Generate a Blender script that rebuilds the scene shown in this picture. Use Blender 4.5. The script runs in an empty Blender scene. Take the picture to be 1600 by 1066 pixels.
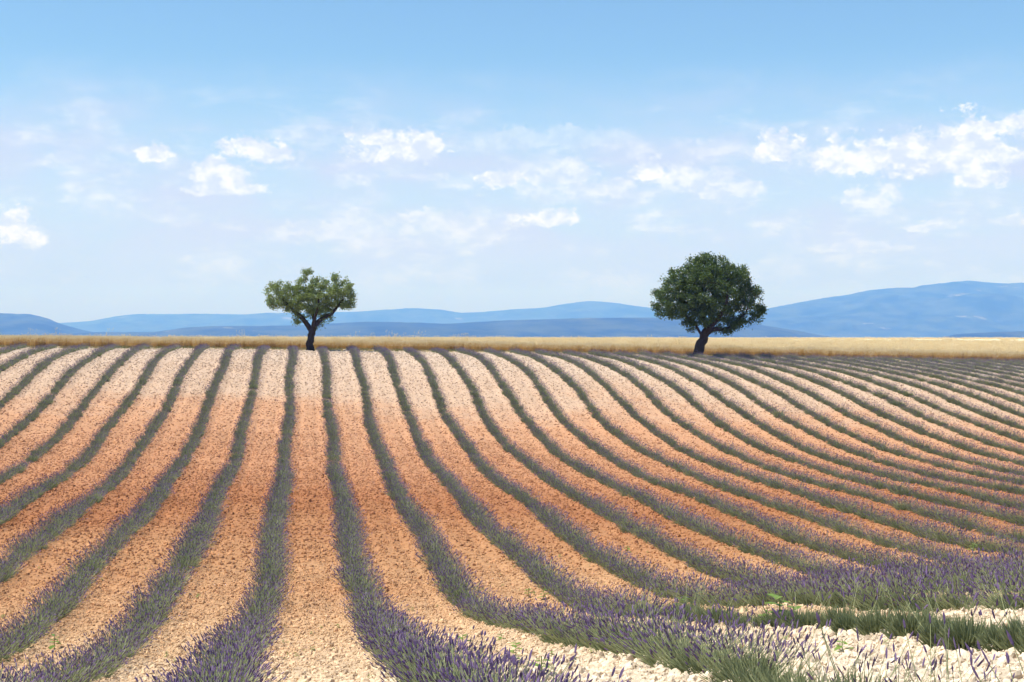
import bpy, math, random
import numpy as np
from mathutils import Vector, Matrix, noise as mnoise
HAZE_D, HAZE_C = 1.9e-4, (.13, .32, 1., 1)
R = math.radians
sc = bpy.context.scene
rng = np.random.default_rng(7)
random.seed(7)

# ------------------------------------------------------------------ camera
F = 2222.2                       # focal length in photo pixels (1600 wide) = 50 mm
YAW = math.atan((800-478)/F)     # lavender rows run along +Y; the camera looks a little to their right
PIT = math.atan((533-520)/F)
cam_d = bpy.data.cameras.new('camera'); cam = bpy.data.objects.new('camera', cam_d)
sc.collection.objects.link(cam); sc.camera = cam
cam_d.lens = 50.0; cam_d.sensor_width = 36.0; cam_d.clip_start = .1; cam_d.clip_end = 90000
cam.location = (0, 0, 0); cam.rotation_euler = (R(90)-PIT, 0, -YAW)

# ------------------------------------------------------------------ light
SUN_EL, SUN_AZ = 62, -90         # azimuth from the row direction (+Y), negative = left
sun_d = bpy.data.lights.new('sun', 'SUN'); sun_d.energy = 4.5; sun_d.angle = R(.53); sun_d.color = (1, .962, .905)
sun = bpy.data.objects.new('sun', sun_d); sc.collection.objects.link(sun)
sdir = Vector((math.sin(R(SUN_AZ))*math.cos(R(SUN_EL)), math.cos(R(SUN_AZ))*math.cos(R(SUN_EL)), math.sin(R(SUN_EL))))
sun.rotation_euler = sdir.to_track_quat('Z', 'Y').to_euler()
sun.location = (0, 0, 50)

sc.view_settings.view_transform = 'Standard'; sc.view_settings.look = 'None'
sc.view_settings.exposure = 0.65; sc.view_settings.gamma = 1.0
sc.view_settings.use_curve_mapping = False
sc.cycles.max_bounces = 5; sc.cycles.diffuse_bounces = 3; sc.cycles.transparent_max_bounces = 6
sc.cycles.volume_bounces = 1
sc.cycles.use_denoising = True

class NT:
    """little helper for node trees"""
    def __init__(s, t): s.t = t; t.nodes.clear()
    def n(s, kind, **kw):
        nd = s.t.nodes.new(kind)
        for k, v in kw.items(): setattr(nd, k, v)
        return nd
    def put(s, sock, v):
        if v is None: return
        if isinstance(v, bpy.types.NodeSocket): s.t.links.new(v, sock)
        else: sock.default_value = v
    def m(s, op, a, b=None, c=None, clamp=False):
        nd = s.n('ShaderNodeMath', operation=op, use_clamp=clamp)
        for i, v in enumerate((a, b, c)): s.put(nd.inputs[i], v)
        return nd.outputs[0]
    def mix(s, f, a, b, mode='MIX'):
        nd = s.n('ShaderNodeMix', data_type='RGBA', blend_type=mode)
        s.put(nd.inputs[0], f); s.put(nd.inputs[6], a); s.put(nd.inputs[7], b)
        return nd.outputs[2]
    def sstep(s, v, lo, hi, a=0., b=1.):
        nd = s.n('ShaderNodeMapRange', interpolation_type='SMOOTHSTEP')
        for i, q in enumerate((v, lo, hi, a, b)): s.put(nd.inputs[i], q)
        return nd.outputs[0]
    def noise(s, vec, scale, detail=4, rough=.55, dist=0., lac=2.):
        nd = s.n('ShaderNodeTexNoise'); s.put(nd.inputs['Vector'], vec)
        nd.inputs['Scale'].default_value = scale; nd.inputs['Detail'].default_value = detail
        nd.inputs['Roughness'].default_value = rough; nd.inputs['Distortion'].default_value = dist
        nd.inputs['Lacunarity'].default_value = lac
        return nd.outputs[0]
    def ramp(s, f, stops, interp='LINEAR'):
        nd = s.n('ShaderNodeValToRGB'); r = nd.color_ramp; r.interpolation = interp
        while len(r.elements) < len(stops): r.elements.new(.5)
        for e, (p, c) in zip(r.elements, stops): e.position = p; e.color = (*c, 1)
        s.put(nd.inputs[0], f); return nd.outputs[0]

# sky: physical sky + procedural clouds placed by direction (1 unit = 100 photo px = 2.58 degrees)
world = bpy.data.worlds.new('World'); sc.world = world; world.use_nodes = True
t = NT(world.node_tree)
sky = t.n('ShaderNodeTexSky', sky_type='NISHITA', sun_disc=False)
sky.sun_elevation = R(SUN_EL); sky.sun_rotation = R(SUN_AZ)
sky.altitude = 600; sky.air_density = 1.0; sky.dust_density = .6; sky.ozone_density = 1.6
tc = t.n('ShaderNodeTexCoord')
sep = t.n('ShaderNodeSeparateXYZ'); t.put(sep.inputs[0], tc.outputs['Generated'])
az = t.m('MULTIPLY', t.m('SUBTRACT', t.m('ARCTAN2', sep.outputs[0], sep.outputs[1]), YAW), F/100)
el = t.m('MULTIPLY', t.m('ARCSINE', sep.outputs[2]), F/100)
comb = t.n('ShaderNodeCombineXYZ'); t.put(comb.inputs[0], az); t.put(comb.inputs[1], el)
P2 = comb.outputs[0]
SKYUP = 10.0     # radiance of a white cloud before the background strength
sk = t.mix(1., sky.outputs[0], (.78, .97, 1.05, 1), 'MULTIPLY')
# milky veil, thicker towards the horizon
sk = t.mix(t.m('MULTIPLY', t.sstep(el, 4.4, 1.9), .66), sk, (4.35, 4.95, 6.5, 1))
hz = t.sstep(el, 2.0, -.2)
sk = t.mix(t.m('MULTIPLY', hz, .75), sk, (3.1, 2.85, 5.1, 1))
def scaled(vec, sx, sy, off=0):
    nd = t.n('ShaderNodeMapping'); t.put(nd.inputs[0], vec)
    nd.inputs['Scale'].default_value = (sx, sy, 1); nd.inputs['Location'].default_value = (off, off*.7, off*.3)
    return nd.outputs[0]
big = t.noise(scaled(P2, .35, .95, 3.1), 1.0, 6, .58)
band = t.m('MULTIPLY', t.sstep(el, .2, 1.5), t.sstep(el, 4.3, 2.3))
veil = t.m('MULTIPLY', t.sstep(big, .38, .66), band)
sk = t.mix(t.m('MULTIPLY', veil, .85), sk, (4.4, 4.75, 6.4, 1))
# cumulus puffs
nz1 = t.noise(scaled(P2, 1.0, 1.25, 7.7), 2.1, 8, .62)
nz2 = t.noise(scaled(P2, 1.0, 1.25, 1.3), 6.5, 5, .6)
wob = t.m('ADD', t.m('MULTIPLY', t.m('SUBTRACT', nz1, .5), 2.6), t.m('MULTIPLY', t.m('SUBTRACT', nz2, .5), 1.5))
PUFFS = [(622,238,88,32,1.0),(590,226,38,22,1),(670,228,36,20,1),(405,244,66,25,.95),(385,236,32,18,1),(346,282,54,36,1.0),(350,303,66,17,.7),
  (237,256,34,18,.85),(12,372,62,40,.8),(770,284,46,22,.8),(885,278,60,26,.55),(1018,272,36,28,.95),(1080,284,90,28,.6),(1215,246,48,30,.8),
  (1300,258,60,30,.9),(1360,258,110,38,.95),(1430,252,100,36,.95),(1470,272,70,26,.9),(1520,250,66,54,1.0),(1545,222,50,24,.95),(1500,230,40,26,1),(1525,296,40,22,.85),(1590,214,34,18,1.0),(1575,262,40,20,.7),
  (850,345,80,17,.75),(640,340,60,18,.5),(940,300,80,22,.5),(1130,300,90,24,.5),(700,350,80,22,.45),(520,365,90,22,.4),(1355,322,60,24,.6),(1460,362,52,13,.6),(1580,356,40,12,.6),(850,222,150,26,.25),(1330,392,90,14,.35),
  (1120,240,60,20,.35),(110,260,50,14,.3),(1700,240,90,40,.9),(1850,280,120,40,.8),(-120,300,90,34,.7),(-260,260,110,36,.8),(2150,240,130,46,.9),(-480,290,150,40,.8),(2500,300,150,50,.8),(-800,250,160,50,.8)]
dens = None; core = None
for (u, v, rx, ry, a) in PUFFS:
    a = min(1., a*1.3)
    cx = math.atan((u-800)/F)*F/100; cy = (520-v)/100.
    dx = t.m('MULTIPLY', t.m('SUBTRACT', az, cx), 100./rx)
    dy = t.m('SUBTRACT', el, cy)
    up_ = t.m('MULTIPLY', t.m('MAXIMUM', dy, 0.), 100./ry)
    dn_ = t.m('MULTIPLY', t.m('MINIMUM', dy, 0.), 100./(ry*.62))
    d2 = t.m('ADD', t.m('MULTIPLY', dx, dx), t.m('ADD', t.m('MULTIPLY', up_, up_), t.m('MULTIPLY', dn_, dn_)))
    q = t.m('MULTIPLY', t.m('SUBTRACT', 1.0, t.m('SQRT', d2)), 1.0)
    k = t.m('MULTIPLY', t.sstep(t.m('ADD', q, wob), -.06, .46), a)
    dens = k if dens is None else t.m('MAXIMUM', dens, k)
# far field of small generic puffs between the placed ones
gen = t.noise(scaled(P2, .75, 1.9, 21.), 1.15, 8, .62)
gm = t.m('MULTIPLY', t.m('MULTIPLY', t.sstep(gen, .47, .66), band), .6)
dens = t.m('MAXIMUM', dens, gm)
shade = t.sstep(t.noise(scaled(P2, 1.0, 1.6, 5.), 3.2, 6, .6), .38, .62)
cc = t.mix(shade, (4.8, 5.35, 6.7, 1), (6.85, 7.05, 7.6, 1))
sk = t.mix(dens, sk, cc)
bg = t.n('ShaderNodeBackground'); t.put(bg.inputs[0], sk); bg.inputs[1].default_value = .095
wo = t.n('ShaderNodeOutputWorld'); t.put(wo.inputs[0], bg.outputs[0])

# ------------------------------------------------------------------ helpers
def link(o): sc.collection.objects.link(o); return o
def tag(o, label=None, cat=None, group=None, kind=None):
    if label: o['label'] = label
    if cat: o['category'] = cat
    if group: o['group'] = group
    if kind: o['kind'] = kind
    return o
def empty(name, loc, rz=0):
    o = link(bpy.data.objects.new(name, None)); o.location = loc; o.rotation_euler = (0, 0, rz)
    o.empty_display_size = .2
    return o
def mesh_np(name, V, Fq, mats, mi=None, smooth=False, cols=None):
    """V (n,3), Fq (m,3|4) int arrays -> mesh"""
    me = bpy.data.meshes.new(name)
    V = np.asarray(V, np.float32); Fq = np.asarray(Fq, np.int32)
    k = Fq.shape[1]; m = len(Fq)
    me.vertices.add(len(V)); me.vertices.foreach_set('co', V.ravel())
    me.loops.add(m*k); me.loops.foreach_set('vertex_index', Fq.ravel())
    me.polygons.add(m); me.polygons.foreach_set('loop_start', np.arange(0, m*k, k, dtype=np.int32))
    for q in mats: me.materials.append(q)
    if mi is not None: me.polygons.foreach_set('material_index', np.asarray(mi, np.int32))
    me.polygons.foreach_set('use_smooth', np.full(m, smooth, dtype=bool))
    if cols is not None:
        for an, arr in cols.items():
            at = me.attributes.new(an, 'FLOAT', 'POINT'); at.data.foreach_set('value', np.asarray(arr, np.float32))
    me.update(calc_edges=True); me.validate()
    return me
def mobj(name, me, parent=None, loc=(0, 0, 0)):
    o = link(bpy.data.objects.new(name, me)); o.location = loc
    if parent: o.parent = parent
    return o
def material(name, rough=.85, spec=.2):
    m = bpy.data.materials.new(name); m.use_nodes = True
    t = NT(m.node_tree)
    b = t.n('ShaderNodeBsdfPrincipled'); b.inputs['Roughness'].default_value = rough
    b.inputs['Specular IOR Level'].default_value = spec
    o = t.n('ShaderNodeOutputMaterial'); t.put(o.inputs[0], b.outputs[0])
    return m, t, b

def vnoise(x, y, seed=0):
    """value noise 0..1, vectorised"""
    xi = np.floor(x).astype(np.int64); yi = np.floor(y).astype(np.int64)
    fx = x-xi; fy = y-yi; fx = fx*fx*(3-2*fx); fy = fy*fy*(3-2*fy)
    def h(a, b):
        n = (a*374761393 + b*668265263 + seed*974634777) & 0xffffffff
        n = ((n ^ (n >> 13))*1274126177) & 0xffffffff
        return ((n ^ (n >> 16)) & 0xffff)/65535.
    return (h(xi, yi)*(1-fx)+h(xi+1, yi)*fx)*(1-fy)+(h(xi, yi+1)*(1-fx)+h(xi+1, yi+1)*fx)*fy
ZFIT="""-3975 -3628 -3275 -2915 -2546 -2170 -1791 -1413 -1043 -687 -351 -40 245 502 732 937 1119 1281 1428 1563 1688 1807 1920 2032 2141 2250 2359
-4321 -3995 -3666 -3330 -2984 -2629 -2266 -1897 -1530 -1174 -840 -535 -261 -17 197 386 554 705 843 971 1092 1208 1321 1432 1542 1651 1761
-4648 -4349 -4047 -3739 -3420 -3090 -2747 -2392 -2027 -1663 -1327 -1027 -765 -539 -342 -170 -16 124 254 377 495 609 721 833 943 1054 1164
-4940 -4674 -4405 -4130 -3845 -3547 -3233 -2900 -2550 -2174 -1817 -1519 -1275 -1070 -894 -738 -596 -465 -340 -220 -104 11 124 236 348 460 572
-5186 -4956 -4725 -4489 -4244 -3986 -3706 -3398 -3058 -2668 -2295 -2024 -1808 -1627 -1468 -1323 -1189 -1061 -938 -818 -700 -584 -469 -355 -241 -127 -13
-5377 -5184 -4990 -4796 -4596 -4386 -4156 -3897 -3592 -3229 -2871 -2603 -2395 -2222 -2068 -1926 -1791 -1661 -1535 -1411 -1290 -1170 -1052 -935 -819 -703 -587
-5508 -5348 -5190 -5034 -4878 -4717 -4540 -4332 -4068 -3730 -3439 -3212 -3018 -2844 -2685 -2535 -2392 -2255 -2121 -1992 -1865 -1741 -1619 -1499 -1381 -1262 -1145
-5581 -5448 -5317 -5192 -5071 -4955 -4838 -4709 -4540 -4321 -4067 -3844 -3645 -3462 -3290 -3129 -2975 -2828 -2686 -2550 -2417 -2289 -2164 -2042 -1921 -1802 -1683
-5603 -5489 -5377 -5271 -5172 -5083 -5002 -4927 -4849 -4738 -4568 -4392 -4208 -4026 -3849 -3680 -3518 -3363 -3215 -3073 -2937 -2806 -2679 -2556 -2435 -2316 -2197
-5582 -5481 -5382 -5286 -5197 -5118 -5052 -5007 -4990 -4958 -4871 -4783 -4648 -4491 -4326 -4161 -3999 -3842 -3693 -3550 -3414 -3283 -3157 -3035 -2916 -2799 -2683
-5531 -5440 -5350 -5261 -5177 -5101 -5041 -5006 -5024 -5044 -5022 -5015 -4947 -4835 -4698 -4550 -4400 -4252 -4109 -3972 -3841 -3715 -3593 -3475 -3360 -3247 -3135
-5458 -5378 -5297 -5217 -5140 -5070 -5017 -4998 -5037 -5107 -5119 -5158 -5137 -5065 -4961 -4840 -4712 -4583 -4456 -4332 -4211 -4095 -3981 -3870 -3762 -3655 -3549
-5370 -5303 -5235 -5168 -5105 -5051 -5014 -5009 -5061 -5137 -5142 -5174 -5218 -5187 -5119 -5033 -4937 -4836 -4733 -4628 -4524 -4420 -4317 -4216 -4117 -4019 -3922
-5268 -5218 -5168 -5118 -5074 -5040 -5024 -5029 -5064 -5136 -5135 -5174 -5233 -5221 -5190 -5146 -5090 -5022 -4946 -4864 -4777 -4689 -4600 -4511 -4423 -4336 -4249
-5151 -5120 -5090 -5059 -5029 -5002 -4980 -4968 -4996 -5067 -5126 -5185 -5226 -5212 -5219 -5216 -5195 -5157 -5105 -5043 -4974 -4902 -4827 -4752 -4677 -4602 -4528
-5010 -5001 -4992 -4982 -4970 -4956 -4940 -4928 -4975 -5082 -5158 -5194 -5257 -5257 -5273 -5282 -5274 -5251 -5215 -5169 -5116 -5058 -4999 -4938 -4878 -4818 -4758
-4837 -4849 -4861 -4874 -4885 -4894 -4895 -4886 -4940 -5064 -5170 -5203 -5290 -5325 -5338 -5337 -5326 -5306 -5277 -5243 -5203 -5160 -5116 -5071 -5027 -4983 -4939
-4621 -4652 -4684 -4717 -4750 -4779 -4797 -4786 -4855 -5016 -5132 -5155 -5261 -5322 -5341 -5340 -5328 -5311 -5289 -5264 -5237 -5209 -5181 -5152 -5125 -5098 -5071
-4357 -4404 -4451 -4498 -4542 -4578 -4600 -4588 -4674 -4888 -5045 -5079 -5185 -5246 -5265 -5270 -5266 -5256 -5243 -5230 -5217 -5205 -5194 -5184 -5175 -5166 -5158
-4042 -4101 -4159 -4216 -4267 -4306 -4332 -4334 -4480 -4729 -4915 -4960 -5056 -5111 -5126 -5133 -5136 -5137 -5139 -5142 -5146 -5152 -5160 -5170 -5180 -5192 -5203
-3679 -3744 -3810 -3877 -3940 -3992 -4017 -3997 -4174 -4465 -4672 -4732 -4796 -4865 -4890 -4915 -4935 -4955 -4977 -5000 -5026 -5054 -5083 -5114 -5146 -5178 -5210
-3278 -3344 -3411 -3481 -3553 -3621 -3679 -3728 -3928 -4202 -4399 -4437 -4463 -4538 -4561 -4618 -4668 -4715 -4763 -4812 -4863 -4916 -4969 -5023 -5076 -5129 -5182
-2858 -2916 -2978 -3044 -3115 -3191 -3264 -3334 -3566 -3850 -4028 -4041 -4056 -4175 -4204 -4273 -4349 -4427 -4507 -4588 -4668 -4747 -4825 -4901 -4976 -5050 -5124
-2439 -2486 -2535 -2588 -2651 -2729 -2822 -2919 -3110 -3325 -3433 -3483 -3572 -3724 -3769 -3874 -3992 -4109 -4226 -4340 -4451 -4556 -4658 -4757 -4852 -4946 -5038
-2047 -2081 -2115 -2150 -2191 -2246 -2335 -2442 -2613 -2764 -2827 -2886 -3045 -3249 -3326 -3461 -3625 -3786 -3940 -4087 -4224 -4354 -4477 -4594 -4708 -4819 -4929
-1697 -1725 -1751 -1778 -1812 -1868 -1971 -2081 -2210 -2298 -2352 -2459 -2648 -2873 -2975 -3107 -3296 -3489 -3673 -3842 -4000 -4147 -4286 -4420 -4548 -4674 -4798
-1400 -1430 -1459 -1490 -1526 -1577 -1658 -1730 -1806 -1878 -1973 -2130 -2328 -2543 -2668 -2823 -3043 -3249 -3439 -3617 -3783 -3941 -4091 -4236 -4376 -4514 -4650
-1156 -1195 -1233 -1272 -1314 -1359 -1398 -1430 -1485 -1577 -1708 -1880 -2058 -2254 -2417 -2601 -2840 -3043 -3228 -3405 -3574 -3737 -3895 -4047 -4196 -4343 -4488
-956 -1005 -1054 -1101 -1143 -1174 -1189 -1205 -1267 -1381 -1526 -1690 -1870 -2054 -2231 -2419 -2628 -2829 -3018 -3198 -3370 -3537 -3698 -3856 -4011 -4163 -4314
-787 -847 -907 -964 -1016 -1057 -1078 -1105 -1183 -1299 -1433 -1577 -1746 -1917 -2087 -2264 -2450 -2638 -2822 -3000 -3172 -3340 -3504 -3665 -3822 -3978 -4133
-638 -708 -777 -846 -914 -979 -1032 -1087 -1168 -1265 -1381 -1511 -1652 -1803 -1960 -2125 -2295 -2468 -2642 -2815 -2984 -3151 -3314 -3475 -3634 -3791 -3948
-502 -578 -655 -733 -810 -885 -958 -1033 -1118 -1212 -1318 -1435 -1563 -1699 -1844 -1996 -2153 -2314 -2478 -2643 -2807 -2969 -3130 -3290 -3447 -3604 -3760
-373 -455 -537 -620 -703 -786 -870 -955 -1044 -1140 -1242 -1353 -1471 -1598 -1732 -1874 -2020 -2171 -2325 -2482 -2639 -2796 -2953 -3109 -3265 -3419 -3573
-248 -334 -421 -508 -595 -683 -772 -863 -956 -1053 -1155 -1262 -1376 -1496 -1622 -1755 -1893 -2035 -2181 -2329 -2480 -2631 -2783 -2935 -3086 -3238 -3389
-126 -215 -305 -395 -485 -577 -669 -763 -859 -957 -1059 -1165 -1275 -1391 -1512 -1637 -1768 -1903 -2042 -2183 -2327 -2472 -2619 -2766 -2913 -3060 -3208
-6 -98 -189 -281 -374 -468 -562 -658 -755 -854 -956 -1061 -1169 -1282 -1399 -1520 -1645 -1773 -1906 -2041 -2179 -2319 -2460 -2602 -2745 -2888 -3031
112 19 -74 -168 -262 -357 -452 -549 -647 -747 -849 -953 -1060 -1170 -1283 -1400 -1521 -1645 -1772 -1902 -2035 -2169 -2306 -2443 -2581 -2720 -2859
230 136 41 -53 -149 -244 -341 -438 -537 -637 -738 -841 -947 -1055 -1166 -1280 -1397 -1517 -1639 -1765 -1893 -2023 -2154 -2288 -2422 -2556 -2691
347 252 157 61 -35 -131 -228 -326 -424 -524 -625 -728 -832 -938 -1047 -1158 -1272 -1388 -1507 -1628 -1752 -1878 -2006 -2135 -2265 -2396 -2528
463 368 272 176 79 -17 -114 -212 -311 -410 -511 -612 -715 -820 -927 -1035 -1146 -1259 -1375 -1492 -1612 -1734 -1858 -1984 -2111 -2239 -2367
579 483 387 290 194 97 -1 -98 -197 -296 -396 -496 -598 -701 -806 -912 -1020 -1130 -1242 -1356 -1473 -1591 -1712 -1834 -1958 -2083 -2208"""
# ------------------------------------------------------------------ terrain height (metres relative to the eye)
ZG = np.array([[int(v) for v in r.split()] for r in ZFIT.strip().split('\n')])/1000.
def _cr(p0, p1, p2, p3, t):
    return .5*((2*p1)+(-p0+p2)*t+(2*p0-5*p1+4*p2-p3)*t*t+(-p0+3*p1-3*p2+p3)*t**3)
def zfit(X, Y):
    gx = np.clip((X+40)/5., 0, 25.999); gy = np.clip(Y/3., 0, 39.999)
    i = gx.astype(int); j = gy.astype(int); a = gx-i; b = gy-j
    ny, nx = ZG.shape; out = []
    for dj in (-1, 0, 1, 2):
        jj = np.clip(j+dj, 0, ny-1)
        out.append(_cr(*[ZG[jj, np.clip(i+di, 0, nx-1)] for di in (-1, 0, 1, 2)], a))
    return _cr(*out, b)
def edge_y(X): return 94.+.13*np.clip(X, -40, 70)        # where the wheat begins
def ss(t): t = np.clip(t, 0, 1); return t*t*(3-2*t)
def height(X, Y):
    X = np.asarray(X, float); Y = np.asarray(Y, float)
    ye = edge_y(X)
    z = zfit(X, np.minimum(Y, ye+6))
    zt = -.0034*np.maximum(Y*1.0+X*.14, 60)-.68
    w = ss((Y-ye+1)/(10+np.clip(X+10, 0, 60)*.9))
    z = z*(1-w)+zt*w
    r = np.hypot(X, Y)
    far = ss((r-270)/260.)
    return z*(1-far)+(-46.)*far
def hz(x, y): return float(height(np.array([x]), np.array([y]))[0])
def soilz(X, Y):
    """height plus clods"""
    X = np.asarray(X, float); Y = np.asarray(Y, float)
    r = np.hypot(X, Y)
    c = 0
    for s_, a_, sd in ((.055, .011, 1), (.11, .014, 2), (.24, .015, 3), (.6, .022, 4)):
        n = vnoise(X/s_, Y/s_, sd); fade = np.clip(1.6-r*.0011/s_, 0, 1)
        c = c+a_*fade*(np.abs(n-.5)*2)**.8
    infield = 1-ss((Y-edge_y(X)+2)/3)
    phase = ((X/1.8-.57+.5) % 1)-.5                      # 0 on a row
    ridge = .05*np.exp(-(phase/.2)**2)-.030*np.exp(-((np.abs(phase)-.30)/.055)**2)*(.4+.9*vnoise(X/3., Y/9., 14))
    ridge = ridge+.035*(vnoise(X/1.7+Y/60., Y/2.3, 15)-.5)
    return height(X, Y)+(c+ridge)*(.25+.75*infield)*(r < 260)

# ground: one sheet, fine where the photograph looks, out to the horizon
th = np.concatenate([np.linspace(-180, -18, 30)[:-1], np.linspace(-18, -13, 12)[:-1], np.linspace(-13, 30.5, 620), np.linspace(30.5, 40, 16)[1:], np.linspace(40, 180, 30)[1:]])
rr = np.concatenate([[.3, 1, 2, 3, 4, 5], np.exp(np.linspace(math.log(6), math.log(125), 640)), np.exp(np.linspace(math.log(125), math.log(45000), 60))[1:]])
TH, RR = np.meshgrid(np.radians(th), rr)
GX = RR*np.sin(TH); GY = RR*np.cos(TH); GZ = soilz(GX, GY)
nr, nt = GX.shape
idx = np.arange(nr*nt).reshape(nr, nt)
Q = np.stack([idx[:-1, :-1], idx[:-1, 1:], idx[1:, 1:], idx[1:, :-1]], -1).reshape(-1, 4)[:, ::-1]

def soil_color(t, pos, extra=None):
    sp = t.n('ShaderNodeSeparateXYZ'); t.put(sp.inputs[0], pos)
    yy = t.m('ADD', sp.outputs[1], t.m('MULTIPLY', t.m('SUBTRACT', t.noise(pos, .13, 7, .68), .5), 21.))
    yy = t.m('ADD', yy, t.m('MULTIPLY', sp.outputs[0], .04))
    c = t.ramp(t.m('DIVIDE', yy, 100.), [(.09, (.64, .53, .40)), (.15, (.60, .45, .30)), (.22, (.54, .35, .20)), (.31, (.44, .232, .115)), (.40, (.34, .148, .068)), (.50, (.42, .205, .106)), (.645, (.49, .27, .155)), (.705, (.50, .345, .24)), (.9, (.52, .415, .325))])
    # clod-to-clod tone
    v = t.n('ShaderNodeTexVoronoi'); t.put(v.inputs['Vector'], pos); v.inputs['Scale'].default_value = 21.
    sh = t.n('ShaderNodeSeparateColor'); t.put(sh.inputs[0], v.outputs['Color'])
    f = t.m('ADD', .86, t.m('MULTIPLY', sh.outputs[0], .28))
    f2 = t.m('ADD', .86, t.m('MULTIPLY', t.noise(pos, 1.1, 4, .6), .28))
    mp_ = t.n('ShaderNodeMapping'); t.put(mp_.inputs[0], pos); mp_.inputs['Scale'].default_value = (6.5, .22, 1.)
    f3 = t.m('ADD', .90, t.m('MULTIPLY', t.noise(mp_.outputs[0], 1., 4, .6), .20))
    f4 = t.m('ADD', .87, t.m('MULTIPLY', t.noise(pos, .30, 4, .6), .26))
    g = t.n('ShaderNodeCombineColor'); ff = t.m('MULTIPLY', t.m('MULTIPLY', f, f2), t.m('MULTIPLY', f3, f4))
    for i in range(3): t.put(g.inputs[i], ff)
    return t.mix(1., c, g.outputs[0], 'MULTIPLY')

M = {}
m, t, b = material('soil', .95, .05)
geo = t.n('ShaderNodeNewGeometry'); pos = geo.outputs['Position']
col = soil_color(t, pos)
sp = t.n('ShaderNodeSeparateXYZ'); t.put(sp.inputs[0], pos)
# the far plain is dull green farmland, the strip by the wheat is dry straw
ed = t.m('SUBTRACT', t.m('SUBTRACT', sp.outputs[1], t.m('MULTIPLY', sp.outputs[0], .13)), 94.)
col = t.mix(t.sstep(t.m('ADD', ed, t.m('MULTIPLY', t.noise(pos, 1.2, 4), 2.)), -2.2, -.6), col, (.42, .33, .17, 1))
col = t.mix(t.sstep(sp.outputs[1], 270., 420.), col, (.22, .20, .11, 1))
t.put(b.inputs['Base Color'], col)
bm1 = t.n('ShaderNodeBump'); bm1.inputs['Strength'].default_value = .9; bm1.inputs['Distance'].default_value = .045
v = t.n('ShaderNodeTexVoronoi'); t.put(v.inputs['Vector'], pos); v.inputs['Scale'].default_value = 9.
hh = t.m('ADD', t.m('MULTIPLY', v.outputs['Distance'], -1.), t.noise(pos, 26., 6, .7))
t.put(bm1.inputs['Height'], hh); t.put(b.inputs['Normal'], bm1.outputs[0])
M['soil'] = m
ground = mobj('ground', mesh_np('ground', np.stack([GX, GY, GZ], -1).reshape(-1, 3), Q, [M['soil']], smooth=True))
tag(ground, kind='structure')

# ------------------------------------------------------------------ hills and haze
m, t, b = material('hill_forest', .95, .05)
geo = t.n('ShaderNodeNewGeometry'); pos = geo.outputs['Position']
mp = t.n('ShaderNodeMapping'); t.put(mp.inputs[0], pos); mp.inputs['Scale'].default_value = (1, .5, 3.)
n1 = t.noise(mp.outputs[0], .006, 6, .65)
c = t.mix(t.sstep(n1, .35, .65), (.012, .025, .012, 1), (.055, .07, .034, 1))
c = t.mix(t.m('MULTIPLY', t.sstep(t.noise(mp.outputs[0], .0034, 5, .65), .63, .70), .5), c, (.34, .31, .22, 1))
t.put(b.inputs['Base Color'], c); M['hill'] = m
def hill(name, prof, dist, depth, lump, seed, col=None):
    us = np.array([p[0] for p in prof], float); vs = np.array([p[1] for p in prof], float)
    u = np.arange(us[0], us[-1], 1.6 if len(prof) > 4 else 1.)
    v = np.interp(u, us, vs)
    kk = np.ones(9)/9; vp = np.pad(v, 4, 'edge'); v = np.convolve(vp, kk, 'valid')
    ang = YAW+np.arctan((u-800)/F)
    V = []
    NS = 44
    zr = (520-v)/F*dist
    for j in range(NS+1):
        s = j/NS                                  # 0 = foot (near), 0.72 = ridge, 1 = behind
        if s <= .72: q = s/.72; d = dist-depth*(1-q); z = -46+(zr+46)*(np.sin(q*math.pi/2)**1.15)
        else: q = (s-.72)/.28; d = dist+depth*.5*q; z = -46+(zr+46)*(1-q**1.3)
        x = np.sin(ang)*d/np.cos(ang-YAW); y = np.cos(ang)*d/np.cos(ang-YAW)
        amp = lump*math.sin(min(1, s/.72)*math.pi)*(zr+60)/300.
        z = z+amp*(vnoise(x/420., y/520., seed)-.6)*2+amp*.5*(vnoise(x/140., y/160., seed+1)-.5)
        z = z+(vnoise(x/28., y/28., seed+5)-.5)*dist*.00035
        V.append(np.stack([x, y, z], -1))
    V = np.array(V); n0, n1_ = V.shape[:2]
    ii = np.arange(n0*n1_).reshape(n0, n1_)
    Qh = np.stack([ii[:-1, :-1], ii[:-1, 1:], ii[1:, 1:], ii[1:, :-1]], -1).reshape(-1, 4)
    o = mobj(name, mesh_np(name, V.reshape(-1, 3), Qh, [M['hill']], smooth=True)); tag(o, kind='structure')
    return o
hill('hills', [(-900,505),(-500,492),(-200,494),(-50,488),(0,489.5),(30,491),(45,490.5),(60,494),(77,498),(88,504),(105,509),(130,516),(170,524),(240,530)], 7000, 1500, 60, 3)
hill('hills', [(-300,528),(60,524),(150,519),(240,519),(290,512),(330,510),(400,509.5),(480,508),(560,503),(620,503),(700,506),(800,500),(900,498),(1000,497),(1100,499),(1180,507),(1250,518),(1300,527),(1400,534)], 6000, 1300, 40, 5)
hill('hills', [(-700,490),(-300,500),(0,506),(85,505),(140,502),(180,494),(215,490.5),(290,491),(400,491.5),(430,489),(480,488.5),(560,487),(600,484),(650,482),(690,484),(720,489),(760,487),(800,483),(850,481),(880,475),(920,471),(960,473),(1010,480),(1090,488),(1200,498),(1350,520)], 12500, 2500, 50, 7)
hill('hills', [(950,520),(1060,506),(1130,494),(1190,484),(1220,478),(1260,471),(1320,463),(1360,453),(1400,450),(1430,452),(1480,441),(1515,438),(1550,442),(1600,444),(1700,456),(1900,470),(2300,500),(2700,515)], 10500, 2800, 45, 9)
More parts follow.
